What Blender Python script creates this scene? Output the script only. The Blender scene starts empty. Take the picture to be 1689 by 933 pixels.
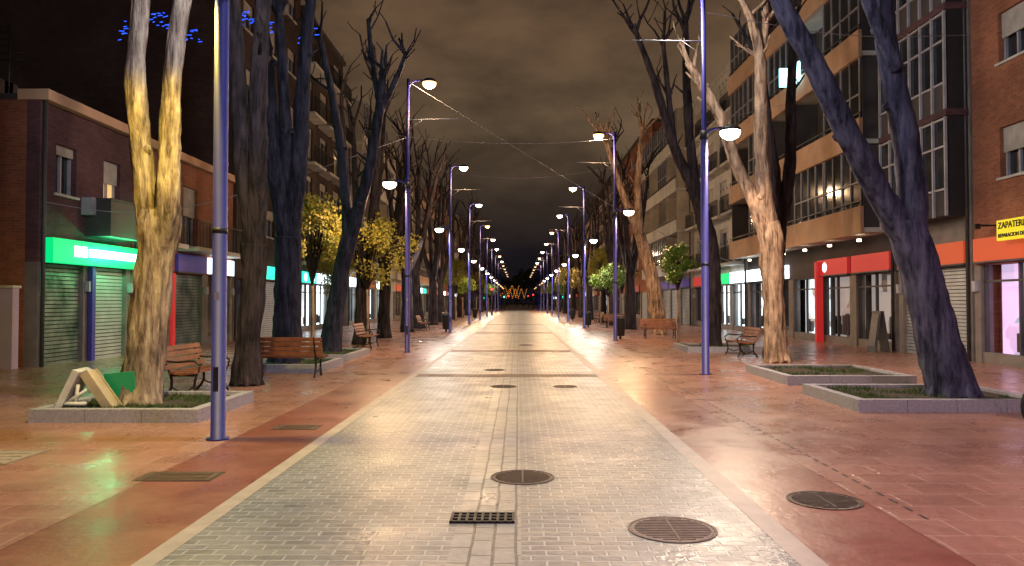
import bpy, math, random
from mathutils import Vector, Matrix, noise
R=random.Random(7)
sc=bpy.context.scene
# ------------------------------------------------------------ materials
def newmat(name):
    m=bpy.data.materials.new(name); m.use_nodes=True
    nt=m.node_tree; b=nt.nodes['Principled BSDF']; return m,nt,b
def coords(nt,mode='obj',scale=(1,1,1)):
    tc=nt.nodes.new('ShaderNodeTexCoord')
    geo=nt.nodes.new('ShaderNodeNewGeometry')
    if mode=='wall':
        sp=nt.nodes.new('ShaderNodeSeparateXYZ'); nt.links.new(geo.outputs['Position'],sp.inputs[0])
        ad=nt.nodes.new('ShaderNodeMath'); nt.links.new(sp.outputs[0],ad.inputs[0]); nt.links.new(sp.outputs[1],ad.inputs[1])
        cb=nt.nodes.new('ShaderNodeCombineXYZ'); nt.links.new(ad.outputs[0],cb.inputs[0]); nt.links.new(sp.outputs[2],cb.inputs[1])
        src=cb.outputs[0]
    elif mode=='world': src=geo.outputs['Position']
    else: src=tc.outputs['Object']
    mp=nt.nodes.new('ShaderNodeMapping'); mp.inputs['Scale'].default_value=scale
    nt.links.new(src,mp.inputs[0]); return mp.outputs[0]
def noise_n(nt,vec,scale,detail=5,rough=.6):
    n=nt.nodes.new('ShaderNodeTexNoise'); n.inputs['Scale'].default_value=scale; n.inputs['Detail'].default_value=detail
    n.inputs['Roughness'].default_value=rough; nt.links.new(vec,n.inputs['Vector']); return n
def ramp(nt,inp,stops):
    r=nt.nodes.new('ShaderNodeValToRGB'); e=r.color_ramp.elements
    while len(e)<len(stops): e.new(.5)
    for i,(p,c) in enumerate(stops): e[i].position=p; e[i].color=(c[0],c[1],c[2],1)
    nt.links.new(inp,r.inputs[0]); return r
def mixc(nt,a,b,f,mode='MULTIPLY'):
    m=nt.nodes.new('ShaderNodeMix'); m.data_type='RGBA'; m.blend_type=mode
    for s,v in ((m.inputs[6],a),(m.inputs[7],b),(m.inputs[0],f)):
        if hasattr(v,'links') or hasattr(v,'is_linked'): nt.links.new(v,s)
        elif isinstance(v,(int,float)): s.default_value=v
        else: s.default_value=(v[0],v[1],v[2],1)
    return m.outputs[2]
def bump(nt,b,h,strength=.5,dist=.02):
    n=nt.nodes.new('ShaderNodeBump'); n.inputs['Strength'].default_value=strength; n.inputs['Distance'].default_value=dist
    nt.links.new(h,n.inputs['Height']); nt.links.new(n.outputs[0],b.inputs['Normal'])
def plain(name,c,rough=.6,metal=0,var=.35,sc_=3,bmp=.15,c2=None):
    m,nt,b=newmat(name); v=coords(nt,'world')
    n=noise_n(nt,v,sc_)
    d=c2 or tuple(x*(1-var) for x in c)
    r=ramp(nt,n.outputs[0],[(.3,d),(.7,c)])
    nt.links.new(r.outputs[0],b.inputs['Base Color']); b.inputs['Roughness'].default_value=rough; b.inputs['Metallic'].default_value=metal
    if bmp:
        n2=noise_n(nt,v,sc_*12); bump(nt,b,n2.outputs[0],bmp,.01)
    return m
def emit(name,c,s,var=None,scale=3):
    m,nt,b=newmat(name)
    b.inputs['Base Color'].default_value=(c[0]*.5,c[1]*.5,c[2]*.5,1)
    b.inputs['Emission Color'].default_value=(*c,1); b.inputs['Emission Strength'].default_value=s
    if var:
        v=coords(nt,'wall'); vo=nt.nodes.new('ShaderNodeTexVoronoi'); vo.inputs['Scale'].default_value=scale; vo.distance='CHEBYCHEV'
        nt.links.new(v,vo.inputs['Vector'])
        sp=nt.nodes.new('ShaderNodeSeparateColor'); nt.links.new(vo.outputs['Color'],sp.inputs[0])
        r=ramp(nt,sp.outputs[0],[(.0,var),(.35,c),(.8,c),(1,tuple(x*.6 for x in c))])
        nt.links.new(r.outputs[0],b.inputs['Emission Color'])
    return m
def brickmat(name,c1,c2,mortar,bw=.25,rh=.07,ms=.008,mode='wall',rough=.85,big=.5,bs=.6,swap=False,bigscale=.5,spec=.3):
    m,nt,b=newmat(name); v=coords(nt,mode)
    if swap:
        mp=nt.nodes.new('ShaderNodeMapping'); mp.inputs['Rotation'].default_value=(0,0,math.pi/2); nt.links.new(v,mp.inputs[0]); v2=mp.outputs[0]
    else: v2=v
    if mode=='world':
        wn=noise_n(nt,v,1.7,2); wm=nt.nodes.new('ShaderNodeVectorMath'); wm.operation='SCALE'; wm.inputs['Scale'].default_value=.035
        nt.links.new(wn.outputs['Color'],wm.inputs[0]); wa=nt.nodes.new('ShaderNodeVectorMath'); nt.links.new(v2,wa.inputs[0]); nt.links.new(wm.outputs[0],wa.inputs[1]); v2=wa.outputs[0]
    t=nt.nodes.new('ShaderNodeTexBrick'); t.inputs['Scale'].default_value=1
    t.inputs['Brick Width'].default_value=bw; t.inputs['Row Height'].default_value=rh; t.inputs['Mortar Size'].default_value=ms
    t.inputs['Mortar Smooth'].default_value=.3
    t.inputs['Color1'].default_value=(*c1,1); t.inputs['Color2'].default_value=(*c2,1); t.inputs['Mortar'].default_value=(*mortar,1)
    nt.links.new(v2,t.inputs['Vector'])
    n=noise_n(nt,v,bigscale,6,.65); r=ramp(nt,n.outputs[0],[(.3,(1-big,)*3),(.7,(1,1,1))])
    o=mixc(nt,t.outputs[0],r.outputs[0],1.0)
    n3=noise_n(nt,v,9,4,.7); r3=ramp(nt,n3.outputs[0],[(.3,(.72,)*3),(.65,(1,1,1))])
    o=mixc(nt,o,r3.outputs[0],.8)
    if mode=='world':
        n5=noise_n(nt,v,3.3,8,.75); r5=ramp(nt,n5.outputs[0],[(.58,(1,1,1)),(.76,(.66,.62,.6))]); o=mixc(nt,o,r5.outputs[0],.7)
    nt.links.new(o,b.inputs['Base Color'])
    n4=noise_n(nt,v,1.3,5,.7); rr=ramp(nt,n4.outputs[0],[(.3,(rough-.13,)*3),(.7,(min(1,rough+.14),)*3)])
    nt.links.new(rr.outputs[0],b.inputs['Roughness'])
    b.inputs['Specular IOR Level'].default_value=spec
    inv=nt.nodes.new('ShaderNodeMath'); inv.operation='MULTIPLY_ADD'; inv.inputs[1].default_value=-1; inv.inputs[2].default_value=1
    nt.links.new(t.outputs['Fac'],inv.inputs[0])
    ad=nt.nodes.new('ShaderNodeMath'); nt.links.new(inv.outputs[0],ad.inputs[0])
    n2=noise_n(nt,v,14,3,.6); ml=nt.nodes.new('ShaderNodeMath'); ml.operation='MULTIPLY'; ml.inputs[1].default_value=.8
    nt.links.new(n2.outputs[0],ml.inputs[0]); nt.links.new(ml.outputs[0],ad.inputs[1])
    bump(nt,b,ad.outputs[0],bs,.012)
    return m
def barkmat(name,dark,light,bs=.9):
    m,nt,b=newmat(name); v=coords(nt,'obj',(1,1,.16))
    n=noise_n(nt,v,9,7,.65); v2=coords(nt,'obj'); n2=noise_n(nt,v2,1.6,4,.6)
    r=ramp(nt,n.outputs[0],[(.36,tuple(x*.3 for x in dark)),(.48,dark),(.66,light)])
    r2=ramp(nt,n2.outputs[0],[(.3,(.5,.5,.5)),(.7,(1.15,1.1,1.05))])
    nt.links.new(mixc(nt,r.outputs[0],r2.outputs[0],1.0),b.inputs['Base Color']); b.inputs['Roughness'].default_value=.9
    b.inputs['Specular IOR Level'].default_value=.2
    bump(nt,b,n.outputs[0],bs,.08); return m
M={}
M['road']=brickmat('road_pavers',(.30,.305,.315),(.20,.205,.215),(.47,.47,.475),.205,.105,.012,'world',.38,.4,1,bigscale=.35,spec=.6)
M['road_mid']=brickmat('drain_pavers',(.42,.415,.41),(.33,.33,.325),(.15,.15,.15),.31,.155,.011,'world',.38,.3,.8,swap=True,spec=.6)
M['band']=brickmat('cross_band',(.20,.12,.095),(.15,.09,.07),(.25,.18,.15),.205,.105,.01,'world',.5,.3,.8)
M['red']=brickmat('red_asphalt',(.30,.10,.075),(.28,.095,.07),(.29,.1,.07),3,3,.001,'world',.36,.45,.45,spec=.6)
M['slab']=brickmat('pink_slabs',(.44,.22,.165),(.38,.185,.14),(.54,.33,.25),.6,.4,.009,'world',.30,.4,.28,bigscale=.4,spec=.7)
M['edge']=plain('concrete_edge',(.42,.35,.31),.5,0,.3,4)
M['ground']=plain('ground_dirt',(.06,.055,.05),.9)
M['granite']=plain('granite',(.38,.36,.41),.65,0,.4,25,.4)
M['soil']=plain('soil',(.05,.035,.025),.95,0,.5,9,.8)
M['grass']=plain('grass',(.08,.14,.03),.9,0,.5,30,1)
M['iron']=plain('cast_iron',(.035,.033,.035),.5,.6,.3,20)
M['rust']=plain('cover_iron',(.13,.075,.055),.5,.3,.4,15,.6)
M['rust2']=plain('cover_iron_dark',(.07,.045,.035),.5,.3,.4,15,.6)
M['lightiron']=plain('cover_concrete',(.34,.26,.21),.6,0,.4,15,.6)
M['lightiron2']=plain('cover_concrete_dark',(.2,.15,.12),.6,0,.4,15,.6)
M['pole']=plain('pole_paint',(.022,.022,.20),.5,0,.3,3,.05); M['pole'].node_tree.nodes['Principled BSDF'].inputs['Specular IOR Level'].default_value=.35
M['wood']=plain('bench_wood',(.28,.10,.045),.5,0,.5,6,.3)
M['bark_pale']=barkmat('bark_pale',(.36,.24,.17),(.62,.46,.33),1)
M['bark_yel']=barkmat('bark_furrowed',(.26,.19,.16),(.52,.43,.34),1)
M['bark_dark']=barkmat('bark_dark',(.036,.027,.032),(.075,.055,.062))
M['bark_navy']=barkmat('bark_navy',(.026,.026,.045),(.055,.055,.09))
M['bark_blue_cast']=barkmat('bark_bluegrey_cast',(.065,.065,.12),(.13,.13,.21),.8)  # bluish tint of the light on this trunk is put into the bark colour
M['glass']=plain('window_glass',(.025,.03,.04),.08,0,.6,.5,0); M['glass'].node_tree.nodes['Principled BSDF'].inputs['Specular IOR Level'].default_value=.9
M['frame']=plain('window_frame',(.38,.37,.42),.5)
M['framed']=plain('window_frame_dark',(.06,.055,.06),.5)
M['white']=plain('white_paint',(.62,.60,.58),.6)
M['blind']=plain('roller_blind',(.42,.38,.35),.7)
M['shutter']=plain('metal_shutter',(.50,.51,.52),.45,.3,.3,2)
M['shutter_g']=plain('graffiti_shutter',(.30,.34,.30),.5,.3,.3,1.6,.1,(.03,.07,.05))
M['brick']=brickmat('red_brick',(.46,.16,.08),(.34,.11,.06),(.32,.21,.15))
M['brick2']=brickmat('brown_brick',(.09,.052,.045),(.07,.04,.035),(.06,.045,.04))
M['plast_d']=brickmat('mauve_brick',(.17,.075,.085),(.12,.055,.065),(.11,.07,.08))
M['plast_c']=plain('plaster_cream',(.46,.40,.32),.85,0,.35,1)
M['plast_t']=plain('plaster_tan',(.60,.38,.25),.8,0,.3,1)
M['plast_w']=plain('plaster_white',(.56,.54,.50),.8,0,.35,1)
M['plast_k']=plain('plaster_dark',(.07,.058,.058),.85,0,.4,1)
M['stone']=plain('stone_cladding',(.20,.17,.16),.6,0,.4,2)
M['wall_purple_cast']=plain('white_wall_purple_cast',(.46,.38,.60),.8,0,.2,1)  # white wall, with the purple light falling on it mixed into its colour
M['red_sign']=emit('red_sign',(.55,.02,.02),.6)
M['red_paint']=plain('red_paint',(.45,.05,.04),.5)
M['blue_paint']=plain('blue_paint',(.06,.05,.35),.5)
M['orange_sign']=emit('orange_sign',(.75,.10,.03),.4)
M['yellow_sign']=emit('yellow_sign',(.9,.70,.02),.7)
M['blue_sign']=emit('blue_sign',(.10,.06,.4),.15)
M['green_sign']=emit('green_sign',(.0,.62,.17),1.25)
M['teal_sign']=emit('teal_sign',(.0,.75,.55),1.5)
M['white_sign']=emit('white_sign',(.8,.95,1),3.5)
M['greenw_sign']=emit('greenwhite_sign',(.16,1,.42),22)
M['cyan_sign']=emit('cyan_sign',(.3,.8,1),5)
M['lit']=emit('shop_interior',(.8,.9,.95),1.6,(.15,.12,.1),2.2)
M['litw']=emit('shop_interior_warm',(1,.75,.45),1.0,(.12,.08,.05),2.5)
M['litp']=emit('shop_interior_pink',(.85,.55,.9),1.0,(.12,.35,.4),1.7)
M['litb']=emit('shop_interior_bright',(.75,.95,1),4.5)
M['littex']=emit('shop_poster_window',(.46,.40,.37),.6,(.05,.03,.03),1.3)
M['winlit']=emit('window_lit',(1,.6,.25),.8)
M['dark']=plain('dark_interior',(.02,.02,.022),.6)
M['black']=plain('black_rubber',(.02,.02,.02),.6)
M['beige']=plain('beige_board',(.50,.40,.27),.6)
M['greenb']=emit('green_board',(.02,.35,.12),.2)
M['ink']=plain('sign_ink',(.02,.02,.02),.7,0,.1,3,0)
M['l_white']=emit('lamp_glow_white',(1,.95,.88),16)
M['l_warm']=emit('lamp_glow_warm',(1,.78,.52),14)
M['l_or']=emit('lamp_glow_orange',(1,.48,.20),5)
M['l_far']=emit('lamp_glow_far',(1,.60,.32),2.2)
M['bluelight']=emit('blue_led',(.02,.10,1),2)
M['orlight']=emit('orange_led',(1,.36,.05),1.6)
M['redl']=emit('signal_red',(1,.02,.02),10)
M['grnl']=emit('signal_green',(.05,1,.4),8)
M['dryleaf']=plain('dry_leaf',(.25,.14,.05),.8,0,.6,8,0)
def leafmat(name,c1,c2):
    m,nt,b=newmat(name); v=coords(nt,'world'); n=noise_n(nt,v,3.5,3)
    r=ramp(nt,n.outputs[0],[(.35,c1),(.65,c2)]); nt.links.new(r.outputs[0],b.inputs['Base Color']); b.inputs['Roughness'].default_value=.55
    return m
M['leafy']=leafmat('leaf_yellow',(.12,.14,.02),(.44,.36,.05))
M['leafg']=leafmat('leaf_green',(.07,.15,.02),(.24,.32,.04))
M['leafd']=leafmat('leaf_dark',(.03,.04,.015),(.06,.07,.02))
# ------------------------------------------------------------ builder
class G:
    def __init__(s,o=(0,0,0)): s.o=Vector(o); s.p={}
    def add(s,p,m,vs,fs,smooth=False):
        d=s.p.setdefault(p,[[],[],m,smooth]); n=len(d[0])
        d[0].extend([Vector(v)-s.o for v in vs]); d[1].extend([[i+n for i in f] for f in fs])
    def box(s,p,m,x0,x1,y0,y1,z0,z1):
        if x0>x1:x0,x1=x1,x0
        if y0>y1:y0,y1=y1,y0
        s.add(p,m,[(x0,y0,z0),(x1,y0,z0),(x1,y1,z0),(x0,y1,z0),(x0,y0,z1),(x1,y0,z1),(x1,y1,z1),(x0,y1,z1)],
          [(0,3,2,1),(4,5,6,7),(0,1,5,4),(1,2,6,5),(2,3,7,6),(3,0,4,7)])
    def obox(s,p,m,c,size,rot=(0,0,0)):
        from mathutils import Euler
        e=Euler(rot).to_matrix(); a,b,h=[q/2 for q in size]; c=Vector(c)
        vs=[c+e@Vector(v) for v in [(-a,-b,-h),(a,-b,-h),(a,b,-h),(-a,b,-h),(-a,-b,h),(a,-b,h),(a,b,h),(-a,b,h)]]
        s.add(p,m,vs,[(0,3,2,1),(4,5,6,7),(0,1,5,4),(1,2,6,5),(2,3,7,6),(3,0,4,7)])
    def tube(s,p,m,pts,rad,seg=10,amp=0,step=None,ridge=0,seed=0):
        pts=[Vector(q) for q in pts]
        if step:
            P=[];Q=[]
            for i in range(len(pts)-1):
                p0=pts[max(i-1,0)];p1=pts[i];p2=pts[i+1];p3=pts[min(i+2,len(pts)-1)]
                n=max(1,int((p2-p1).length/step))
                for k in range(n):
                    t=k/n
                    P.append(.5*((2*p1)+(p2-p0)*t+(2*p0-5*p1+4*p2-p3)*t*t+(3*p1-p0-3*p2+p3)*t**3)); Q.append(rad[i]*(1-t)+rad[i+1]*t)
            P.append(pts[-1]);Q.append(rad[-1]); pts,rad=P,Q
        vs=[];fs=[];N=len(pts); prev=None
        for i in range(N):
            t=(pts[min(i+1,N-1)]-pts[max(i-1,0)]).normalized()
            if prev is None:
                u=t.cross(Vector((0,1,.01)));
                if u.length<.01:u=t.cross(Vector((1,0,0)))
            else: u=prev-t*prev.dot(t)
            u.normalize(); prev=u; w=t.cross(u)
            for k in range(seg):
                a=2*math.pi*k/seg; dv=u*math.cos(a)+w*math.sin(a); r=rad[i]
                if amp:
                    q=pts[i]+dv*r+Vector((seed*3.1,0,0))
                    r*=1+amp*noise.noise(q*2.3)+amp*.8*noise.noise(q*6)
                if ridge:
                    r*=1+ridge*.5*noise.noise(Vector((math.cos(a)*3.2,math.sin(a)*3.2,pts[i].z*.9+seed)))
                    r*=1+ridge*.8*noise.noise(Vector((math.cos(a)*7,math.sin(a)*7,pts[i].z*1.6+seed)))
                vs.append(pts[i]+dv*r)
        for i in range(N-1):
            for k in range(seg):
                a=i*seg+k;b=i*seg+(k+1)%seg; fs.append((a,b,b+seg,a+seg))
        fs.append(tuple(range(seg))[::-1]); fs.append(tuple(range((N-1)*seg,N*seg)))
        s.add(p,m,vs,fs,True)
    def disc(s,p,m,c,r,z0,z1,seg=28):
        vs=[];
        for z in (z0,z1):
            for k in range(seg): a=2*math.pi*k/seg; vs.append((c[0]+r*math.cos(a),c[1]+r*math.sin(a),z))
        fs=[tuple(range(seg))[::-1],tuple(range(seg,2*seg))]+[(k,(k+1)%seg,(k+1)%seg+seg,k+seg) for k in range(seg)]
        s.add(p,m,vs,fs)
    def ring(s,p,m,c,r0,r1,z0,z1,seg=32):
        vs=[]
        for r,z in ((r1,z0),(r1,z1),(r0,z1),(r0,z0)):
            for k in range(seg): a=2*math.pi*k/seg; vs.append((c[0]+r*math.cos(a),c[1]+r*math.sin(a),z))
        fs=[]
        for j in range(4):
            for k in range(seg):
                q=(k+1)%seg; j2=(j+1)%4; fs.append((j*seg+k,j*seg+q,j2*seg+q,j2*seg+k))
        s.add(p,m,vs,fs)
    def sdisc(s,p,m,x,y,z,r,d):
        s.tube(p,m,[(x,y,z),(x+d,y,z)],[r,r],20)
    def meshes(s):
        out=[]
        for p,(vs,fs,m,sm) in s.p.items():
            me=bpy.data.meshes.new(p); me.from_pydata([tuple(v) for v in vs],[],fs); me.update()
            me.materials.append(M[m])
            if sm: me.polygons.foreach_set('use_smooth',[True]*len(me.polygons))
            out.append((p,me))
        return out
def link(o): sc.collection.objects.link(o); return o
def place(name,ms,loc=(0,0,0),rotz=0,scale=1):
    if len(ms)==1:
        o=link(bpy.data.objects.new(name,ms[0][1])); 
    else:
        o=link(bpy.data.objects.new(name,None)); o.empty_display_size=.3
        for p,me in ms:
            c=link(bpy.data.objects.new(p,me)); c.parent=o
    o.location=loc; o.rotation_euler[2]=rotz; o.scale=(scale,)*3
    return o
def done(name,g): return place(name,g.meshes(),g.o)
def text(parent,name,body,loc,size,rot,mat,align='CENTER'):
    c=bpy.data.curves.new(name,'FONT'); c.body=body; c.size=size; c.extrude=.006; c.offset=.004; c.align_x=align; c.align_y='CENTER'
    c.materials.append(M[mat]); o=link(bpy.data.objects.new(name,c)); o.location=Vector(loc)-parent.location; o.rotation_euler=rot; o.parent=parent
    return o
# ------------------------------------------------------------ ground
def sheet(name,m,x0,x1,y0,y1,z):
    g=G(); 
    g.add(name,m,[(x0,y0,z),(x1,y0,z),(x1,y1,z),(x0,y1,z)],[(0,1,2,3)]); return done(name,g)
L0,L1=-2.35,-2.5; R0,R1=1.82,2.0; LR=-3.55; RR=2.95
sheet('ground','ground',-900,900,-200,1500,-.03)
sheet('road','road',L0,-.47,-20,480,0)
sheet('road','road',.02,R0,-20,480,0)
sheet('road_drain_strip','road_mid',-.47,.02,-20,480,0)
for a,b in ((L1,L0),(R0,R1)): sheet('flush_kerb','edge',a,b,-20,480,.002)
for a,b in ((LR-.12,LR),(RR,RR+.12)): sheet('flush_kerb','slab',a,b,-20,480,.002)
sheet('red_path','red',LR,L1,-20,480,0); sheet('red_path','red',R1,RR,-20,480,0)
sheet('pavement','slab',-13.2,LR-.12,-20,480,0); sheet('pavement','slab',RR+.12,13.8,-20,480,0)
for yy,w in ((17.2,.7),(25.8,1.1),(41,1.4),(57,1.4)):
    sheet('dark_cross_band','band',L0+.01,R0-.01,yy,yy+w,.004)  # darker reddish bands across the road
g=G((3.2,10,0))
for i in range(160):
    y=6+i*.24; g.box('slots','dark',3.19,3.215,y,y+.13,.0,.003)
done('slot_drain',g)
def cover(x,y,r,m):
    g=G((x,y,0)); rb='rust2' if m=='rust' else 'lightiron2'
    g.ring('rim',rb,(x,y),r-.02,r,.0,.007); g.disc('lid',m,(x,y),r-.025,0,.005)
    n=7
    for i in range(-n,n+1):
        t=i*r*.9/n; w=math.sqrt(max(0,(r*.85)**2-t*t))
        if w>.04: g.box('ribs',rb,x-w,x+w,y+t-.007,y+t+.007,.0055,.010)
    g.box('ribs_cross',rb,x-.008,x+.008,y-r*.86,y+r*.86,.0058,.011)
    done('manhole_cover',g)
cover(.04,7.4,.31,'rust'); cover(1.15,5.72,.33,'lightiron'); cover(2.62,6.56,.31,'rust'); cover(-.3,15.3,.27,'rust'); cover(.94,15.3,.25,'lightiron'); cover(-.6,19,.26,'rust'); cover(.3,30,.3,'rust')
g=G((-.28,5.99,0)); 
g.box('bed','dark',-.53,-.03,5.86,6.12,.0,.004)
for i in range(9): g.box('bars','iron',-.53+i*.06,-.51+i*.06,5.86,6.12,.0045,.02)
for i in range(4): g.box('crossbars','iron',-.53,-.03,5.86+i*.08,5.88+i*.08,.0045,.017)
done('drain_grate',g)
for x,y,w,d in ((-3.3,7.4,.75,.4),(-3.0,10.3,.6,.4),(-5.9,8.3,1.1,.8)):
    lm,ld=('lightiron','lightiron2') if x<-4 else ('rust','rust2')
    g=G((x,y,0)); g.box('frame',ld,x-w/2,x+w/2,y-d/2,y+d/2,.0,.004); g.box('lid',lm,x-w/2+.03,x+w/2-.03,y-d/2+.03,y+d/2-.03,.0045,.008)
    for i in range(5): g.box('ribs',ld,x-w/2+.08,x+w/2-.08,y-d/2+.07+i*(d-.16)/4,y-d/2+.08+i*(d-.16)/4,.0085,.011)
    done('utility_cover',g)
rr=random.Random(8); vs=[];fs=[]
for i in range(150):
    sd=rr.choice([-1,1]); y=rr.uniform(9,34); x=sd*abs(rr.gauss(7,1.6))
    a=rr.uniform(0,6.28); l=rr.uniform(.02,.04); c,s_=math.cos(a)*l,math.sin(a)*l; z=.008
    k=len(vs); vs+=[(x-c,y-s_,z),(x+s_*.5,y-c*.5,z+.012),(x+c,y+s_,z+.004),(x-s_*.5,y+c*.5,z+.01)]; fs.append((k,k+1,k+2,k+3))
g=G(); g.add('fallen_leaves','dryleaf',vs,fs); done('fallen_leaves',g)
# ------------------------------------------------------------ planters
def planter(x0,x1,y0,y1,h=.19,grass=True):
    g=G(((x0+x1)/2,(y0+y1)/2,0)); t=.16
    def row(a0,a1,f):
        n=max(2,round((a1-a0)/.8)); L=(a1-a0)/n
        for i in range(n): f(a0+i*L+.004,a0+(i+1)*L-.004)
    row(x0,x1,lambda a,b:g.box('kerb_stones','granite',a,b,y0,y0+t,0,h)); row(x0,x1,lambda a,b:g.box('kerb_stones','granite',a,b,y1-t,y1,0,h))
    row(y0+t,y1-t,lambda a,b:g.box('kerb_stones','granite',x0,x0+t,a,b,0,h)); row(y0+t,y1-t,lambda a,b:g.box('kerb_stones','granite',x1-t,x1,a,b,0,h))
    g.box('soil','soil',x0+t,x1-t,y0+t,y1-t,0,h-.05)
    if grass:
        rr=random.Random(int(x0*100)); vs=[];fs=[]
        for i in range(2600):
            x=rr.uniform(x0+t,x1-t);y=rr.uniform(y0+t,y1-t)
            if noise.noise(Vector((x*1.5,y*1.5,3)))<.0: continue
            a=rr.uniform(0,6.28);hh=rr.uniform(.03,.08);dx,dy=math.cos(a)*.01,math.sin(a)*.01
            n=len(vs); vs+= [(x-dx,y-dy,h-.05),(x+dx,y+dy,h-.05),(x+rr.uniform(-.04,.04),y+rr.uniform(-.04,.04),h-.05+hh)]; fs.append((n,n+1,n+2))
        g.add('grass_tufts','grass',vs,fs)
    done('tree_planter',g)
planter(-6.9,-4.5,10.65,12.9)
planter(-6.5,-4.75,18.3,20.6); planter(-6.9,-4.9,21.8,25,.18)
planter(5.25,8.3,11.8,14.1); planter(5.5,8.15,15.6,18.4); planter(5.7,8.3,25.6,28)
# ------------------------------------------------------------ trees
def twigs(g,rr,m,p,d,r,L,depth,dens=.75):
    pts=[p];rad=[r];q=Vector(p);dd=Vector(d).normalized(); n=max(2,int(L/.45))
    for i in range(n):
        dd=(dd+Vector((rr.uniform(-.28,.28),rr.uniform(-.28,.28),rr.uniform(-.05,.3)))).normalized()
        q=q+dd*(L/n); pts.append(q.copy()); rad.append(max(.016,r*(1-.6*(i+1)/n)))
    g.tube('branches',m,pts,rad,6,.25)
    if depth>0:
        for i in range(1,len(pts)):
            if rr.random()<dens:
                a=rr.uniform(0,6.28); nd=(dd*.6+Vector((math.cos(a),math.sin(a),.45))).normalized()
                twigs(g,rr,m,pts[i],nd,rad[i]*.65,L*rr.uniform(.25,.5),depth-1,dens)
def tree(name,y,trunk,limbs,m,seed=1,ridge=.12,tw=3,twl=1.8,low=0,flare=1):
    rr=random.Random(seed); bx=trunk[0][0]
    g=G((bx,y,0))
    w=lambda x,z,k: (x, y+ .2*math.sin(z*.6+k)-.2*math.sin(k+trunk[0][1]*.6), z)
    g.tube('trunk',m,[w(x,z,0) for x,z,r in trunk],[r for x,z,r in trunk],48,.08,.07,ridge,seed)
    for i in range(8):
        a=i*.8+seed; r=trunk[0][2]*flare; x,z=trunk[0][0],trunk[0][1]
        g.tube('roots',m,[(x+math.cos(a)*r*.45,y+math.sin(a)*r*.45,z+.38),(x+math.cos(a)*r*.8,y+math.sin(a)*r*.8,z+.12),(x+math.cos(a)*r*1.12,y+math.sin(a)*r*1.12,z-.06)],[r*.2,r*.22,r*.1],8,.2,.1)
    for k,l in enumerate(limbs):
        pts=[]
        for i,(x,z,r) in enumerate(l):
            f=min(1,i*.4); yy=w(x,z,0)[1]+f*(.18*math.sin(k*2.1+seed)+ .15*math.sin(z+k))
            pts.append((x,yy,z))
        g.tube('limbs',m,pts,[r for x,z,r in l],28,.12,.09,ridge*.8,seed+k)
        e=Vector(pts[-1]); d=e-Vector(pts[-2])
        for t in range(tw):
            a=rr.uniform(0,6.28); twigs(g,rr,m,e-d.normalized()*rr.uniform(0,.5),d.normalized()+Vector((math.cos(a)*.5,math.sin(a)*.5,.2)),l[-1][2]*.75,twl*rr.uniform(.6,1.2),1,.55)
        for t in range(low):
            i=rr.randrange(len(pts)//2,len(pts)); a=rr.uniform(0,6.28)
            twigs(g,rr,m,pts[i],(math.cos(a),math.sin(a),.8),.055,rr.uniform(.4,1.2),1,.4)
        for t in range(3):
            i=rr.randrange(1,len(pts)); c=Vector(pts[i]); a=rr.uniform(0,6.28); r=l[i][2]
            g.tube('knots',m,[c,c+Vector((math.cos(a)*r*1.1,math.sin(a)*r*1.1,.08)),c+Vector((math.cos(a)*r*1.35,math.sin(a)*r*1.35,.12))],[r*.5,r*.42,r*.25],10,.3,.05)
    return done(name,g)
tree('furrowed_tree',11.7,[(-5.87,.1,.36),(-5.84,.35,.31),(-5.81,.9,.275),(-5.76,1.87,.255),(-5.70,2.5,.27),(-5.66,2.95,.30),(-5.65,3.15,.26)],
 [[(-5.74,2.5,.17),(-5.82,3.1,.20),(-5.89,4.0,.16),(-5.91,5.2,.145),(-5.86,6.3,.13),(-5.8,7.6,.11),(-5.8,9,.09)],
  [(-5.62,2.5,.16),(-5.47,3.1,.19),(-5.37,4.0,.15),(-5.31,5.2,.135),(-5.20,6.3,.125),(-5.12,7.6,.11),(-5.0,8.8,.08)]],'bark_yel',3,.32)
tree('bare_tree',15.5,[(-5.55,0,.31),(-5.58,.9,.24),(-5.5,2.0,.23),(-5.46,2.9,.25)],
 [[(-5.47,2.6,.2),(-5.36,4.2,.19),(-5.27,6.6,.17),(-5.1,9,.12),(-5.2,11,.08)],[(-5.47,2.6,.18),(-5.70,4.4,.17),(-5.84,6.8,.16),(-5.95,9,.11),(-6.2,11,.07)]],'bark_dark',5,.25,3,2,2)
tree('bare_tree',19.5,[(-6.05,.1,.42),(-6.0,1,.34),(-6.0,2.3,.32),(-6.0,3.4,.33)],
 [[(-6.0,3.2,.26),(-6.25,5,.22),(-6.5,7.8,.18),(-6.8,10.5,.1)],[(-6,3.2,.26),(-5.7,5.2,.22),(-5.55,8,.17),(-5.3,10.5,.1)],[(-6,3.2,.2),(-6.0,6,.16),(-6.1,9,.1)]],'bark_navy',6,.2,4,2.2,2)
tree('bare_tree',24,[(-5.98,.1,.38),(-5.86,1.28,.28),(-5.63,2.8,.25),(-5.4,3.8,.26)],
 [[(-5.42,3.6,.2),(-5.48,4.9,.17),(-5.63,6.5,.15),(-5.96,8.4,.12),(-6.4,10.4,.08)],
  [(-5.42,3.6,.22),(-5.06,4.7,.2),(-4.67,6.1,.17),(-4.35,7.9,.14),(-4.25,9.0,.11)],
  [(-4.35,7.7,.1),(-4.6,9.2,.09),(-4.85,10.8,.05)],[(-4.35,7.7,.1),(-3.85,8.8,.08),(-3.6,9.6,.05)]],'bark_navy',9,.15,3,1.1,3)
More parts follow.
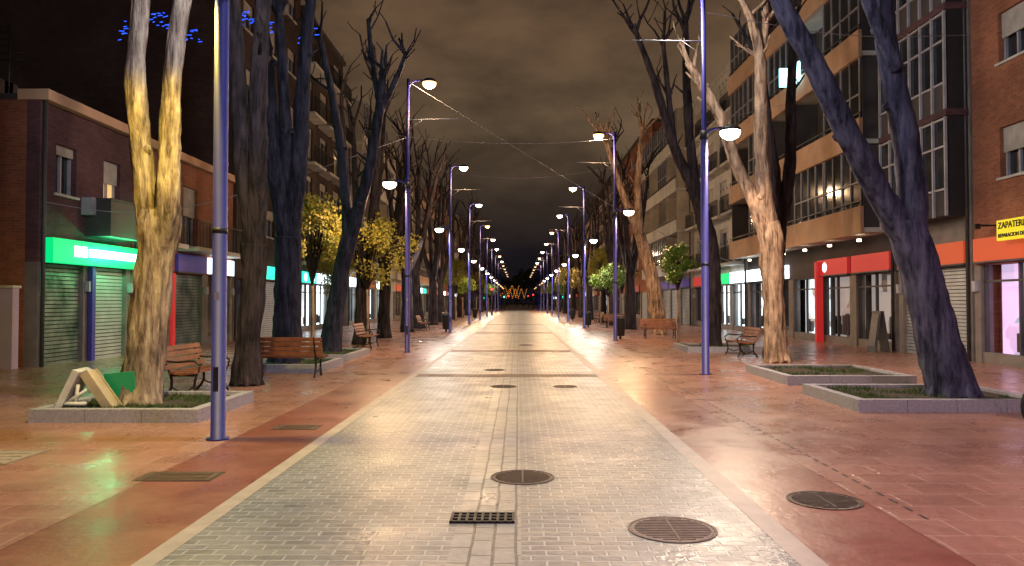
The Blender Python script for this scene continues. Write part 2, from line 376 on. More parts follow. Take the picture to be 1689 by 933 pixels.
tree('bare_tree',12.75,[(7.23,.1,.42),(7.17,.6,.37),(7.07,1.1,.34),(6.84,2.2,.31),(6.66,2.8,.31),(6.6,3.1,.26)],
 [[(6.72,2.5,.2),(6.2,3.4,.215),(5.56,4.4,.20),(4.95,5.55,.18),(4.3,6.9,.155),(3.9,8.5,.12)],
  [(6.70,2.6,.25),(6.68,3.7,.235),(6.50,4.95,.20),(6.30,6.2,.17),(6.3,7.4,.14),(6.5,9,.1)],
  [(6.38,5.6,.1),(6.1,6.2,.12),(5.8,6.9,.11),(5.6,8.2,.1)]],'bark_blue_cast',12,.07)
tree('pruned_tree',21.5,[(7.32,0,.36),(7.28,.6,.29),(7.28,1.67,.26),(7.23,2.9,.32),(7.2,3.6,.34),(7.15,4.0,.27)],
 [[(7.1,3.4,.2),(6.7,4.6,.19),(6.2,5.6,.16),(5.77,7.0,.145),(5.3,7.85,.13),(4.85,8.6,.09)],
  [(7.2,3.6,.25),(7.0,4.6,.23),(6.88,6.3,.19),(6.8,8.55,.16),(6.5,9.75,.1),(6.1,10.7,.07)],
  [(6.8,8.4,.1),(7.0,9.6,.09),(7.05,11,.06)]],'bark_pale',14,.25,3,.9,4)
tree('bare_tree',23.0,[(7.7,0,.3),(7.8,2,.27),(7.9,4,.25)],
 [[(7.9,3.8,.22),(7.75,5.5,.2),(7.5,7.6,.17),(7.35,9.6,.12)],[(7.9,3.8,.2),(8.2,5.6,.18),(8.2,8,.14),(8.3,10,.1)]],'bark_dark',15,.2,3,1.5,2)
tree('bare_tree',26.8,[(6.8,.1,.36),(6.87,1.6,.29),(6.87,3.3,.28),(6.5,4.9,.26)],
 [[(6.5,4.7,.22),(6.2,5.6,.2),(5.5,7.1,.17),(4.8,9.4,.13),(4.1,11.4,.08)],[(6.5,4.7,.2),(6.15,6.6,.17),(5.95,9.0,.15),(6.0,11.7,.1)],[(5.5,7.1,.12),(5.3,9,.1),(5.2,11,.07)]],'bark_dark',17,.15,4,1.7,4)
tree('pruned_tree',40,[(7.4,0,.45),(7.1,2.9,.34),(6.4,5.3,.28)],
 [[(6.4,5.2,.22),(5.4,7.7,.17),(4.6,10.3,.1)],[(6.4,5.2,.22),(6.3,7.8,.17),(6.6,11,.1)]],'bark_pale',19,.2,5,1.8,5)
vari=[]
for s in range(4):
    rr=random.Random(40+s); g=G()
    m='bark_dark'
    ln=rr.uniform(-.3,.3)
    g.tube('trunk',m,[(0,0,0),(ln*.4,0,1.5),(ln,0,3.4)],[.4,.28,.27],14,.12,.3,.12,s)
    for k in range(4):
        a=k*1.6+rr.uniform(-.3,.3); sp=rr.uniform(.6,1.25); h=rr.uniform(8.5,10.5)
        p=[(ln,0,3.1),(ln+math.cos(a)*sp*.6,math.sin(a)*sp*.6,4.8),(ln+math.cos(a)*sp*1.1,math.sin(a)*sp*1.1,7),(ln+math.cos(a)*sp*1.4,math.sin(a)*sp*1.4,h)]
        g.tube('limbs',m,p,[.2,.17,.13,.09],8,.15,.4)
        for t in range(3):
            b=rr.uniform(0,6.28); twigs(g,rr,m,p[3],(math.cos(b)*.45,math.sin(b)*.45,1),.07,rr.uniform(1.2,2.6),1,.7)
        for t in range(3):
            b=rr.uniform(0,6.28); twigs(g,rr,m,p[2],(math.cos(b)*.7,math.sin(b)*.7,.8),.06,rr.uniform(.6,1.9),1,.6)
    vari.append(g.meshes())
for i,(x,y) in enumerate([(-6.3,30.5),(-6.4,36),(-6.3,43),(-6.4,49),(-6.3,56),(-6.5,64),(-6.4,73),(-6.4,84),(-6.5,97),(-6.4,112),(-6.4,130),(-6.5,155),(-6.4,185),(-6.4,220),
   (6.9,47),(6.8,55),(7,63),(6.9,73),(7,84),(6.9,97),(6.9,112),(6.9,130),(6.9,155),(6.9,185),(6.9,220)]):
    place('bare_tree',vari[i%4],(x,y,0),R.uniform(0,6.28),R.uniform(.92,1.2))
def leafy(seed,mat,rx,rz,zc,n):
    rr=random.Random(seed); g=G()
    g.tube('trunk','bark_pale',[(0,0,0),(.03,0,1.2),(0,.02,2.3)],[.06,.05,.045],8,.1,.3)
    cl=[]
    for i in range(18):
        a=rr.uniform(0,6.28);u=rr.uniform(-1,1);rad=rr.uniform(.35,1.0)
        c=Vector((math.cos(a)*math.sqrt(1-u*u)*rx*rad,math.sin(a)*math.sqrt(1-u*u)*rx*rad,zc+u*rz*rad)); cl.append((c,rr.uniform(.2,.42)*rx))
        g.tube('branches','bark_dark',[(0,0,2.2),((c.x)*.5,c.y*.5,(zc-.4+c.z)/2),tuple(c)],[.035,.022,.01],5)
    vs=[];fs=[]
    for c,r in cl:
        for i in range(n):
            d=Vector((rr.gauss(0,1),rr.gauss(0,1),rr.gauss(0,1))).normalized()*r*rr.uniform(.3,1.15)
            p=c+d; a=Vector((rr.gauss(0,1),rr.gauss(0,1),rr.gauss(0,1))).normalized()*.07; b=a.orthogonal().normalized()*.04
            k=len(vs); vs+=[p-a,p+b,p+a,p-b]; fs.append((k,k+1,k+2,k+3))
    g.add('leaves',mat,vs,fs); return g.meshes()
ly1=leafy(1,'leafy',1.7,1.4,3.9,190); ly2=leafy(2,'leafy',1.25,1.2,4.2,170); lg=leafy(3,'leafg',.8,.7,3.3,150); lg2=leafy(4,'leafg',1.3,1.2,3.6,150)
place('leafy_street_tree',ly1,(-6.0,30.0,0)); place('leafy_street_tree',ly2,(-7.5,27.5,0),0,1.05); place('leafy_street_tree',ly1,(-8.6,36,0),2,.9)
place('leafy_street_tree',lg,(6.65,31.7,0))
for x,y,k in ((5.9,50,0),(6.3,58,1),(5.2,80,1),(5.3,105,0),(-5.6,68,1),(-5.6,76,0),(-5.5,100,1),(5.5,140,1),(-5.5,140,0),(9,66,1),(-5.5,170,1),(5.5,175,1)):
    place('leafy_street_tree',[lg2,ly2][k%2],(x,y,0),R.uniform(0,6),R.uniform(.9,1.15))
# ------------------------------------------------------------ street lamps
def lampmesh(hi,lo):
    g=G(); 
    g.tube('pole','pole',[(0,0,0),(0,0,.02),(0,0,.021),(0,0,5.5),(0,0,5.7),(0,0,9.3)],[.14,.14,.09,.085,.06,.05],16)
    g.tube('pole_collars','iron',[(0,0,5.55),(0,0,5.75)],[.10,.10],14)
    g.tube('pole_collars','iron',[(0,0,2.55),(0,0,2.62)],[.094,.094],14)
    g.box('pole_hatch','iron',-.03,.03,-.095,-.085,.6,.9)
    g.box('pole_sticker','frame',-.03,.03,-.094,-.0895,1.72,1.82)
    for d,z,L in ((1,9.2,.72),(-1,5.78,.62)):
        g.tube('arms','pole',[(0,0,z-.25),(d*.12,0,z-.02),(d*.4,0,z+.05),(d*L,0,z+.03)],[.03,.03,.028,.026],8,0,.1)
        g.tube('heads','iron',[(d*L,0,z+.12),(d*L,0,z+.09),(d*L,0,z+.03),(d*L,0,z-.03)],[.05,.16,.24,.25],20)
        g.tube('glow_hi' if d==1 else 'glow_lo',hi if d==1 else lo,[(d*L,0,z-.032),(d*L,0,z-.09),(d*L,0,z-.17),(d*L,0,z-.22),(d*L,0,z-.24)],[.235,.235,.19,.11,.03],16)
    g.tube('banner_arm','frame',[(0,0,7.9),(1.7,0,7.93)],[.014,.012],6)
    g.tube('banner_arm','frame',[(0,0,7.55),(.5,0,7.9)],[.008,.008],5)
    return g.meshes()
LM={('w','w'):lampmesh('l_white','l_white'),('o','w'):lampmesh('l_or','l_warm'),('m','w'):lampmesh('l_warm','l_white'),'far':lampmesh('l_far','l_or')}
def light(parent,name,loc,P,col,kind='SPOT',size=176,blend=.3):
    l=bpy.data.lights.new(name,kind); l.energy=P; l.color=col; l.shadow_soft_size=.12
    if kind=='SPOT': l.spot_size=math.radians(size); l.spot_blend=blend
    o=link(bpy.data.objects.new(name,l)); o.parent=parent; o.location=loc; return o
W=(1,.90,.78);WM=(1,.62,.32);YE=(1,.74,.07);PK=(1,.50,.72)
def lamp(x,y,left,key,ph,pl,ch,cl):
    o=place('street_lamp',LM[key],(x,y,0),0 if left else math.pi)
    light(o,'tall_light',(.72,0,8.85),ph,ch,'POINT'); light(o,'low_light',(-.62,0,5.45),pl,cl)
    return o
for k in range(-1,14):
    y=9.4+16.2*k; key=[('w','w'),('o','w'),('m','w')][k%3]
    if k==0: lamp(-3.72,y,True,('w','w'),1500,1250,(.82,.90,1),YE)
    elif k==-1: lamp(-3.72,y,True,('w','w'),900,500,(.85,.92,1),(1,.8,.5))
    elif k<9: lamp(-3.75,y,True,key,620,900,WM,[W,WM,W][k%3])
    else: place('street_lamp',LM['far'],(-3.8,y,0),0)
    y=17.9+15.8*k; key=[('w','w'),('o','w'),('m','w')][k%3]
    if k==-1: lamp(4.35,y,False,('w','w'),700,1100,(.95,.88,1),PK)
    elif k==0: lamp(4.4,y,False,('w','w'),900,1650,(1,.92,.85),(1,.74,.52))
    elif k<9: lamp(4.3,y,False,key,800,1000,WM,[W,WM,W][k%3])
    else: place('street_lamp',LM['far'],(4.3,y,0),math.pi)
# ------------------------------------------------------------ buildings
def shop(g,s,bx,ya,yb,kind,z1=2.75,sign=None,gf=4.0,seed=0):
    rr=random.Random(seed)
    if kind=='shutter' or kind=='shutter_g':
        n=int(z1/.11)
        for i in range(n):
            z=i*z1/n; g.box('roller_'+kind,kind,*bx(.12+(.0),.16),ya,yb,z,z+z1/n*.78); 
        g.box('roller_back','dark',*bx(.165,.2),ya,yb,0,z1)
    elif kind=='dark':
        g.box('shop_glass','glass',*bx(.2,.22),ya,yb,0,z1)
        for t in (0,.5,1): y=ya+(yb-ya-.06)*t; g.box('shop_frames','framed',*bx(.13,.198),y,y+.06,0,z1)
        g.box('shop_sill','stone',*bx(.05,.197),ya,yb,0,.35)
    else:
        g.box('shop_'+kind,kind,*bx(.6,.62),ya,yb,.0,z1); g.box('shop_floor','stone',*bx(.2,.6),ya,yb,.0,.05)
        n=max(2,int((yb-ya)/1.2)+1)
        for t in range(n): y=ya+(yb-ya-.07)*t/(n-1); g.box('shop_frames','framed',*bx(.1,.2),y,y+.07,.3,z1)
        for t in range(5):
            y=rr.uniform(ya,yb-.4); h=rr.uniform(.2,.9); g.box('shop_goods','framed',*bx(.42,.55),y,y+rr.uniform(.1,.35),.35,.35+h)
        g.box('shop_sill','stone',*bx(.05,.22),ya,yb,0,.3)
        g.box('shop_frames','framed',*bx(.09,.19),ya,yb,z1-.5,z1-.44)
        g.box('window_posters','white',*bx(.205,.21),ya+.15,ya+.55,1.2,1.8)
    if sign:
        g.box('sign_'+sign,sign,*bx(-.14,-.003),ya-.1,yb+.1,z1+.08,z1+.72)
        g.box('sign_trim','framed',*bx(-.16,-.003),ya-.12,yb+.12,z1+.03,z1+.077)
SH=[('shutter',None),('dark','red_paint'),('lit','white_sign'),('litw','orange_sign'),('shutter','blue_sign'),('dark',None),('shutter_g','teal_sign'),('lit',None)]
def building(name,s,xf,y0,y1,gf,fh,nf,wall,style,bay=3.0,seed=1,shops=None,end=None,parapet='plast_t',openw=None,lit=.06,top=True):
    rr=random.Random(seed); g=G((s*xf,y0,0)); bx=lambda a,b:(s*(xf+a),s*(xf+b)); H=gf+nf*fh
    g.box('core_walls',end or wall,*bx(.65,13),y0,y1,0,H)
    g.box('core_walls_upper',end or wall,*bx(.352,.648),y0+.001,y1-.001,2.752,H-.002)
    for q in (y0,y1-.05): g.box('core_walls_side',end or wall,*bx(.352,.648),q+.001,q+.049,0,2.748)
    if top:
        g.box('cornice',parapet,*bx(-.22,.6),y0-.02,y1+.02,H,H+.28); g.box('roof','plast_k',*bx(.61,12.9),y0+.1,y1-.1,H,H+.2)
        for i in range(3):
            cy=rr.uniform(y0+1,y1-1); g.box('chimneys','brick2',*bx(3,3.8),cy-.3,cy+.3,H+.2,H+1.4)
        cy=rr.uniform(y0+1,y1-1); g.tube('aerial','iron',[(s*(xf+2),cy,H),(s*(xf+2),cy,H+2.6)],[.025,.02],5)
        for i in range(5): g.tube('aerial','iron',[(s*(xf+2)-.4,cy+i*.0,H+1.6+i*.2),(s*(xf+2)+.4,cy,H+1.6+i*.2)],[.012,.012],4)
    nb=max(1,round((y1-y0)/bay)); bw=(y1-y0)/nb
    for j in range(nb):
        a=y0+j*bw; p=.28; ya,yb=a+p,a+bw-p
        g.box('ground_piers','stone',*bx(0,.35),a,ya,0,2.75); g.box('ground_piers','stone',*bx(0,.35),yb,a+bw,0,2.75)
        k=shops[j%len(shops)] if shops else rr.choice(SH)
        shop(g,s,bx,ya,yb,k[0],2.75,k[1],gf,seed*10+j)
        if rr.random()<.5: g.box('wall_boxes','frame',*bx(-.12,-.003),a+bw-.2,a+bw+.05 if j<nb-1 else a+bw-.05,2.0,2.3)
    g.box('walls',wall,*bx(0,.35),y0,y1,2.75,gf)
    q=y0+.12; g.tube('drainpipe','framed',[(s*(xf-.06),q,0),(s*(xf-.06),q,H)],[.05,.05],8)
    for f in range(nf):
        z=gf+f*fh
        st=style
        sill,head=(.95,2.3) if st=='win' else (.12,2.35)
        g.box('walls',wall,*bx(0,.35),y0,y1,z,z+sill); g.box('walls',wall,*bx(0,.35),y0,y1,z+head,z+fh)
        for j in range(nb):
            a=y0+j*bw; ww=openw or (bw*.42 if st=='win' else bw*.5)
            ya=a+(bw-ww)/2; yb=ya+ww
            g.box('walls',wall,*bx(0,.35),a,ya,z+sill,z+head); g.box('walls',wall,*bx(0,.35),yb,a+bw,z+sill,z+head)
            if rr.random()<lit: g.box('lit_glass','winlit',*bx(.24,.26),ya,yb,z+sill,z+head)
            else: g.box('glass','glass',*bx(.24,.26),ya,yb,z+sill,z+head)
            for t in (0,.5,1):
                q=ya+(ww-.06)*t; g.box('window_frames','frame',*bx(.16,.235),q,q+.06,z+sill,z+head)
            g.box('window_frames','frame',*bx(.165,.23),ya+.06,yb-.06,z+sill,z+sill+.06); 
            bl=rr.choice([.12,.2,.35,.5,.8])*(head-sill)
            g.box('blinds','blind',*bx(.10,.155),ya+.003,yb-.003,z+head-bl,z+head-.002)
            if st=='win': g.box('sills','plast_w',*bx(-.06,.1),ya-.08,yb+.08,z+sill-.07,z+sill-.003)
            if rr.random()<.25 and st!='band' and yb+.4<a+bw: g.box('ac_units','frame',*bx(-.32,-.003),yb+.25,min(yb+.95,a+bw-.02),z+.5,z+1.0)
            if st=='bal':
                g.box('balcony_slabs','plast_w',*bx(-.75,-.003),ya-.45,yb+.45,z-.12,z+.04)
                if y0<60:
                    n=int((ww+.9)/.13)
                    for i in range(n+1):
                        q=ya-.44+i*(ww+.86)/n; g.box('railings','iron',*bx(-.74,-.72),q,q+.02,z+.04,z+1.0)
                    g.box('railings','iron',*bx(-.75,-.71),ya-.45,yb+.45,z+1.0,z+1.04)
                    for q in (ya-.44,yb+.42):
                        for i in range(6): g.box('railings','iron',*bx(-.7+i*.12,-.68+i*.12),q,q+.02,z+.04,z+1.0)
                else: g.box('balcony_fronts',parapet,*bx(-.75,-.68),ya-.45,yb+.45,z+.04,z+1.0)
        if st=='band':
            g.box('balcony_slabs','plast_w',*bx(-1.0,-.003),y0+.2,y1-.2,z-.16,z+.0)
            g.box('balcony_parapets',parapet,*bx(-1.1,-.98),y0+.2,y1-.2,z-.2,z+.75)
            g.box('balcony_rail','framed',*bx(-1.07,-1.02),y0+.25,y1-.25,z+.92,z+.96)
            for j in range(nb+1):
                q=y0+.25+j*(y1-y0-.6)/nb
                g.box('balcony_dividers',wall,*bx(-.95,-.003),q,q+.1,z+.003,z+fh-.2)
                for i in range(4): g.box('balcony_rail','framed',*bx(-1.06,-1.03),q+i*.7,q+i*.7+.03,z+.75,z+.92)
            for j in range(nb):
                if rr.random()<.55:
                    q0=y0+.35+j*(y1-y0-.6)/nb; q1=q0+(y1-y0-.6)/nb-.1
                    g.box('gallery_glass','glass',*bx(-.97,-.95),q0,q1,z+.75,z+fh-.2)
                    for i in range(5): q=q0+(q1-q0-.05)*i/4; g.box('gallery_frames','frame',*bx(-1.02,-.975),q,q+.05,z+.75,z+fh-.2)
                    g.box('gallery_frames','frame',*bx(-1.025,-.98),q0,q1,z+1.6,z+1.65)
    return g
# left row
g=building('h',-1,12.5,19.6,24.3,3.7,3.3,1,'plast_d','win',2.35,1,[('shutter_g',None),('shutter',None)],'brick',openw=.95)
g.box('sign_box','green_sign',-12.497,-12.2,19.75,24.3,2.75,3.4)
g.box('sign_tubes','greenw_sign',-12.197,-12.12,21.4,24.1,2.98,3.2)
for i,w in enumerate((.16,.1,.2,.12)): g.box('sign_letters','white_sign',-12.197,-12.17,20.7+i*.17,20.7+i*.17+w*.6,2.95,3.25)
g.box('balcony_box','framed',-12.497,-11.75,21.7,23.5,3.6,4.65); g.box('balcony_box_rim','framed',-12.497,-11.72,21.68,23.52,4.653,4.7)
g.box('blade_sign','teal_sign',-12.3,-11.6,23.8,23.95,3.85,4.7); g.box('blade_mark','white_sign',-12.1,-11.8,23.78,23.797,4.0,4.5)
g.box('blue_post','blue_paint',-12.46,-12.34,21.85,22.03,0,2.74)
o=done('two_storey_house',g)
light(o,'sign_light',(.9,3.2,3.1),150,(.05,1,.35),'POINT')
g=building('h',-1,12.5,24.4,33,3.7,3.2,1,'brick','bal',2.9,3,[('shutter','red_paint'),('shutter_g','blue_sign'),('dark','white_sign')],openw=1.2)
for y in (24.5,27.1): g.box('red_frames','red_sign',-12.49,-12.40,y,y+.22,0,2.74)
done('brick_house',g)
done('apartment_building',building('b',-1,12.5,33.1,43,4,3.1,5,'brick2','win',3.3,4,[('dark',None),('shutter','teal_sign'),('lit','teal_sign')],parapet='plast_k',lit=.0))
g=building('b',-1,12.5,43.1,53.5,4,2.9,5,'brick2','bal',3.4,5,[('lit','teal_sign'),('litb','white_sign'),('litb',None)],parapet='plast_k',lit=.05)
for q in (43.9,45.6): g.sdisc('round_sign_marks','white_sign',-12.355,q,3.15,.24,.02)
done('apartment_building',g)
done('apartment_building',building('b',-1,12.2,54,68,4,3.1,4,'plast_c','band',3.5,6,[('litb','white_sign'),('shutter',None),('lit','red_paint')],parapet='plast_w'))
done('apartment_building',building('b',-1,12.4,68.2,84,4,3.1,4,'plast_w','bal',3.6,7,parapet='plast_w'))
y=84.3
for i in range(9):
    w=R.uniform(18,32); n=R.choice([3,4,4,5]); done('apartment_building',building('b',-1,12.4,y,y+w,4,3,n,R.choice(['brick2','plast_t','brick','plast_c']),R.choice(['win','bal','band']),4.2,20+i,parapet=R.choice(['plast_w','plast_t','plast_k']))); y+=w+.2
# right row
g=building('h',1,13.0,11,21.7,4.1,3.1,5,'brick','win',3.5,31,[('litp','orange_sign'),('shutter','orange_sign'),('litp','orange_sign')],openw=1.1,parapet='plast_k')
g.box('yellow_board','yellow_sign',12.55,12.66,17.6,19.95,3.3,3.83)
for q in (18,19.5): g.box('board_brackets','iron',12.66,12.997,q,q+.03,3.5,3.53)
g.box('lamp_brackets','iron',12.5,12.99,20.6,20.64,3.75,3.8); g.box('lamp_brackets','iron',12.35,12.5,20.55,20.7,3.68,3.82)
o=done('brick_apartment_building',g)
text(o,'sign_text','ZAPATERIA',(12.54,19.88,3.68),.23,(math.pi/2,0,-math.pi/2),'ink',align='LEFT')
text(o,'sign_text_small','REPARACION DE',(12.54,19.88,3.42),.135,(math.pi/2,0,-math.pi/2),'ink',align='LEFT')
g=building('g',1,13.0,21.8,26.0,4.1,3.1,5,'stone','win',4.2,32,[('shutter','orange_sign')],parapet='plast_k')
for f in range(5):
    z=4.1+f*3.1
    g.box('gallery_body','dark',12.45,12.997,21.9,25.9,z+.1,z+3.0)
    g.box('gallery_band','plast_d',12.35,12.997,21.85,25.95,z+3.003,z+3.2)
    g.box('gallery_glass','glass',12.41,12.44,21.95,25.85,z+.9,z+2.95)
    g.box('gallery_panels','plast_k',12.40,12.44,21.95,25.85,z+.12,z+.85)
    for i in range(7): q=21.9+i*.655; g.box('gallery_frames','frame',12.33,12.40,q,q+.07,z+.1,z+2.98)
    for h in (.85,2.1,2.9): g.box('gallery_frames','frame',12.345,12.395,21.93,25.87,z+h,z+h+.06)
done('glazed_gallery_building',g)
g=building('b',1,13.0,26.2,43,4.3,3.1,4,'plast_k','band',3.36,33,[('littex','red_sign'),('littex','red_sign'),('lit',None),('dark','white_sign'),('lit','white_sign')],parapet='plast_t',lit=.03)
g.box('shop_pillar','red_sign',12.7,12.99,32.4,32.6,0,3.4)
g.sdisc('round_mark','white_sign',12.855,31.9,3.15,.2,-.01)
g.box('neon_blade','cyan_sign',11.3,11.8,32.6,32.7,11.0,11.8); g.box('neon_blade','cyan_sign',11.75,11.82,31.6,32.5,11.0,11.8); g.box('neon_brackets','iron',11.82,11.897,32,32.05,11.3,11.35)
for i in range(6): g.box('ceiling_globes','l_warm',12.3,12.42,27.5+i*2.6,27.62+i*2.6,3.9,3.98)
done('balcony_apartment_building',g)
done('white_apartment_building',building('b',1,13.0,43.2,56,4,3.0,4,'plast_w','bal',3.2,34,[('litb','white_sign'),('lit','green_sign'),('litb',None),('dark','red_sign')],parapet='plast_w'))
done('apartment_building',building('b',1,12.8,56.2,72,4,3.1,4,'plast_c','band',3.8,35,parapet='plast_w'))
y=72.3
for i in range(9):
    w=R.uniform(18,32); n=R.choice([2,3,4,4,5]); done('apartment_building',building('b',1,13,y,y+w,4,3,n,R.choice(['brick2','plast_t','brick','plast_w']),R.choice(['win','bal','band']),4.2,60+i,parapet=R.choice(['plast_w','plast_t','plast_k']))); y+=w+.2
g=G((-14.5,19.2,0)); g.box('wall','wall_purple_cast',-20,-12.75,19.0,19.25,0,2.05); g.box('coping','white',-20,-12.72,18.96,19.29,2.053,2.12); done('garden_wall',g)
for pts in ([(-20,18.5,5.0),(-14,19.5,4.55),(-9.5,21,4.3),(-3.75,25.6,7.3)],[(-12.4,34,10.5),(-3.75,33.9,9),(4.3,33.7,9),(12.9,34,10.8)],
            [(-3.75,25.6,9.2),(2,32,6.95),(7,37.7,5.2),(13,44.0,3.75)],[(-12.4,58,13),(0,58,11.2),(12.9,58,13)],[(4.4,17.9,8.6),(8.5,19.5,8.6),(12.9,21.5,9.3)]):  # first span here draws a thin windshield streak as a cable
    g=G(pts[1]); g.tube('cable','frame',pts,[.009]*len(pts),5,0,.5); done('overhead_cable_or_streak',g)
# tree mass closing the street
rr=random.Random(3); vs=[];fs=[]
for i in range(9000):
    x=rr.uniform(-70,70); h=13+4*noise.noise(Vector((x*.12,0,0)))+2*noise.noise(Vector((x*.5,1,0))); z=rr.uniform(.5,1)*h if rr.random()<.8 else rr.uniform(0,h); yy=300+rr.uniform(0,12)
    a=Vector((rr.gauss(0,1),rr.gauss(0,1),rr.gauss(0,1))).normalized()*.7; b=a.orthogonal().normalized()*.5; p=Vector((x,yy,z)); k=len(vs)
    vs+=[p-a,p+b,p+a,p-b]; fs.append((k,k+1,k+2,k+3))
g=G(); g.add('distant_trees','leafd',vs,fs); done('distant_trees',g)
# ------------------------------------------------------------ benches
def benchmesh():
    g=G()
    for i in range(5): g.obox('seat_slats','wood',(0,-.05-.0+i*.095-.18,.44+.012*abs(i-2)),(1.7,.08,.035),(0,0,0))
    for i in range(4): g.obox('back_slats','wood',(0,.26+i*.035,.55+i*.105),(1.7,.03,.085),(-.32,0,0))
    for x in (-.68,.68):
        g.tube('iron_legs','iron',[(x,-.28,0),(x,-.20,.2),(x,-.24,.41)],[.022,.025,.022],8,0,.08)
        g.tube('iron_legs','iron',[(x,.34,0),(x,.2,.2),(x,.22,.42),(x,.30,.6),(x,.42,.92)],[.022,.025,.025,.02,.018],8,0,.08)
        g.tube('iron_legs','iron',[(x,-.25,.41),(x,.22,.41)],[.022,.022],8)
        g.tube('iron_arms','iron',[(x,-.24,.41),(x,-.30,.58),(x,-.2,.66),(x,.1,.64),(x,.30,.66)],[.018,.018,.02,.018,.016],8,0,.08)
        g.tube('iron_arms','iron',[(x,-.2,.2),(x,.0,.12),(x,.2,.2)],[.014,.014,.014],6,0,.08)
    return g.meshes()
bm_=benchmesh()
for x,y,r in ((-5.9,14.0,math.pi/2),(-5.25,17.3,math.pi),(-5.6,28.2,math.pi/2),(6.6,35.5,0),(7.0,24.0,-math.pi/2),(-5.6,45,math.pi/2),(6.5,50,0),(6.3,60,-math.pi/2),(-5.6,60,math.pi/2)):
    place('park_bench',bm_,(x,y,0),r)
def binmesh():
    g=G(); g.tube('bin_body','iron',[(0,0,.12),(0,0,.15),(0,0,.75),(0,0,.78)],[.14,.17,.21,.21],18); g.tube('bin_rim','iron',[(0,0,.78),(0,0,.84)],[.225,.225],18)
    g.tube('bin_lid','framed',[(0,0,.86),(0,0,.94)],[.21,.12],18); g.tube('bin_stand','iron',[(0,0,0),(0,0,.12)],[.05,.05],8)
    g.tube('bin_lid_post','iron',[(0,0,.78),(0,0,.87)],[.03,.03],8); return g.meshes()
bn=binmesh()
for x,y in ((4.7,35.0),(-4.15,43.5),(4.7,51),(5,70),(-4.3,75)): place('litter_bin',bn,(x,y,0),0,1.15)
g=G((-6.3,11.2,.13))
g.obox('panel_left','white',(-6.56,11.15,.42),(.09,.5,.62),(0,.42,.15))
g.obox('panel_front','beige',(-6.16,11.05,.40),(.13,.03,.68),(0,-.62,0))
g.obox('panel_front','beige',(-6.16,11.30,.40),(.13,.03,.68),(0,-.62,0))
g.obox('panel_face','beige',(-6.14,11.17,.42),(.03,.24,.66),(0,-.62,0))
g.obox('green_panel','greenb',(-6.0,11.42,.43),(.45,.03,.42),(.1,-.1,0))
g.tube('legs','white',[(-6.62,11.0,.2),(-6.28,11.0,.42)],[.025,.025],8)
g.tube('legs','white',[(-6.45,11.0,.15),(-6.40,11.0,.5)],[.025,.025],8)
g.tube('legs','white',[(-6.7,10.95,.22),(-6.25,10.95,.23)],[.03,.03],8)
done('overturned_sandwich_board',g)
g=G((12.3,26.1,0)); g.obox('front_panel','framed',(12.15,26.0,.7),(.04,.6,1.4),(0,.14,0)); g.obox('back_panel','framed',(12.42,26.0,.7),(.04,.6,1.4),(0,-.14,0)); g.obox('poster','stone',(12.12,26.0,.75),(.01,.48,1.1),(0,.14,0)); done('sandwich_board',g)
g=G((7.2,9.9,0)); ox=-.07
for cx in (6.92+ox,7.95+ox):
    pts=[(cx+.33*math.cos(a),9.9,.35+.33*math.sin(a)) for a in [i*2*math.pi/28 for i in range(29)]]; g.tube('tyres','black',pts,[.022]*29,8)
    for i in range(12):
        a=i*math.pi/6; g.tube('spokes','frame',[(cx,9.9,.35),(cx+.31*math.cos(a),9.9,.35+.31*math.sin(a))],[.002,.002],4)
for a,b in (((6.92,.345),(7.08,.95)),((7.05,.8),(7.42,.32)),((7.07,.88),(7.62,.85)),((7.42,.32),(7.64,.92)),((7.42,.32),(7.95,.345)),((7.95,.345),(7.62,.82))): g.tube('frame_tubes','red_paint',[(a[0]+ox,9.9,a[1]),(b[0]+ox,9.9,b[1])],[.018,.018],8)
g.tube('handlebar','iron',[(7.02+ox,9.62,1.03),(7.08+ox,9.75,1.0),(7.08+ox,10.05,1.0),(7.02+ox,10.18,1.03)],[.013]*4,8); g.obox('saddle','black',(7.66+ox,9.9,.95),(.26,.14,.05))
done('bicycle',g)
# ------------------------------------------------------------ light decorations
g=G((-8,21,9.4)); rr=random.Random(5)
g.tube('cable','iron',[(-12.5,21,9.6),(-9,21,9.3),(-5.6,20.5,9.5)],[.01]*3,5,0,.4)
for i in range(170):
    t=rr.random(); x=-11.2+t*5.6; z=9.4+.28*math.sin(x*2.3)+rr.uniform(-.22,.22)
    if math.sin(x*3.1)<-.6: continue
    g.obox('leds','bluelight',(x,21+rr.uniform(-.1,.1),z),(rr.uniform(.03,.13),.016,.016),(0,rr.uniform(-.3,.2),0))
done('blue_string_lights',g)
for yy,xo in ((230,-3),(285,0)):
    g=G((xo,yy,6)); 
    for k in range(-2,2):
        for t in range(7):
            g.obox('leds','orlight',(xo+k*2.2+t*.16,yy,3.2+t*.55),(.12,.1,.22)); g.obox('leds','orlight',(xo+k*2.2-t*.16,yy,3.2+t*.55),(.12,.1,.22))
    g.tube('cable','iron',[(-12,yy,9),(12,yy,9)],[.03,.03],5)
    done('orange_string_lights',g)
def tl(x,y,m):
    g=G((x,y,0)); g.tube('post','iron',[(x,y,0),(x,y,3.4)],[.06,.05],8); g.box('housing','black',x-.17,x+.17,y-.12,y+.12,2.5,3.5)
    for i in range(3):
        g.tube('lens_'+str(i),m if (i==0)==(m=='redl') and i!=1 else 'dark',[(x,y-.14,2.7+(2-i)*.3),(x,y-.121,2.7+(2-i)*.3)],[.13,.13],12)
    done('traffic_light',g)
tl(-3.3,95,'redl'); tl(-2.8,150,'grnl'); tl(3.2,165,'redl'); tl(2.6,200,'redl'); tl(-2.7,215,'redl')
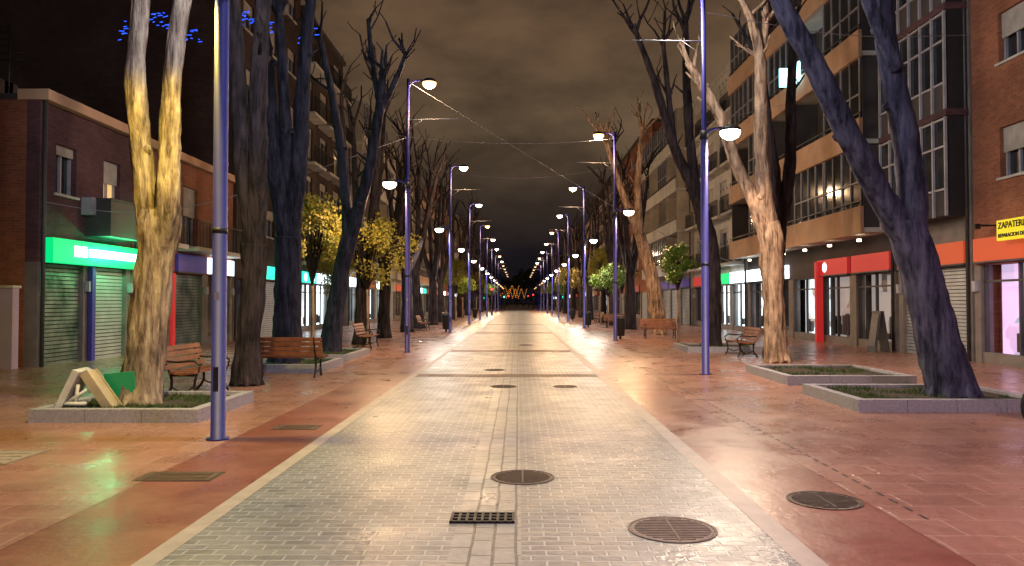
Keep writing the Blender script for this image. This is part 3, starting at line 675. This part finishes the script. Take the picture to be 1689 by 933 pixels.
# ------------------------------------------------------------ world
w=bpy.data.worlds.new('World'); sc.world=w; w.use_nodes=True; nt=w.node_tree; bg=nt.nodes['Background']
tc=nt.nodes.new('ShaderNodeTexCoord'); sp=nt.nodes.new('ShaderNodeSeparateXYZ'); nt.links.new(tc.outputs['Generated'],sp.inputs[0])
rz=ramp(nt,sp.outputs[2],[(0,(.006,.006,.009)),(.06,(.011,.009,.012)),(.13,(.040,.028,.021)),(.22,(.125,.083,.049)),(.34,(.12,.073,.042)),(.6,(.045,.03,.02))])
mp=nt.nodes.new('ShaderNodeMapping'); mp.inputs['Scale'].default_value=(1,1,2.0); mp.inputs['Location'].default_value=(.4,.2,.1); nt.links.new(tc.outputs['Generated'],mp.inputs[0])
nn=noise_n(nt,mp.outputs[0],5.5,6,.55); rn=ramp(nt,nn.outputs[0],[(.36,(.48,.48,.5)),(.64,(1.15,1.12,1.08))])
mr=nt.nodes.new('ShaderNodeMapRange'); mr.inputs[1].default_value=-.5; mr.inputs[2].default_value=-.2; mr.inputs[3].default_value=.12; mr.inputs[4].default_value=1; nt.links.new(sp.outputs[0],mr.inputs[0])
cl=mixc(nt,rz.outputs[0],rn.outputs[0],1.0)
vm=nt.nodes.new('ShaderNodeVectorMath'); vm.operation='SCALE'; nt.links.new(cl,vm.inputs[0]); nt.links.new(mr.outputs[0],vm.inputs['Scale'])
nt.links.new(vm.outputs[0],bg.inputs[0]); bg.inputs[1].default_value=1
sky=nt.nodes.new('ShaderNodeTexSky'); sky.sky_type='NISHITA'; sky.sun_disc=False; sky.sun_elevation=math.radians(-6); sky.sun_rotation=math.radians(200)
b2=nt.nodes.new('ShaderNodeBackground'); b2.inputs[1].default_value=.01; nt.links.new(sky.outputs[0],b2.inputs[0])
ads=nt.nodes.new('ShaderNodeAddShader'); nt.links.new(bg.outputs[0],ads.inputs[0]); nt.links.new(b2.outputs[0],ads.inputs[1]); nt.links.new(ads.outputs[0],nt.nodes['World Output'].inputs[0])
# ------------------------------------------------------------ camera
cam=bpy.data.cameras.new('camera'); cam.lens=26.64; cam.sensor_width=36; cam.clip_end=3000
co=link(bpy.data.objects.new('camera',cam)); co.location=(0,0,1.7); co.rotation_euler=(math.radians(90+1.44),0,math.radians(.48)); sc.camera=co
sc.view_settings.view_transform='Standard'; sc.view_settings.look='None'; sc.view_settings.exposure=0
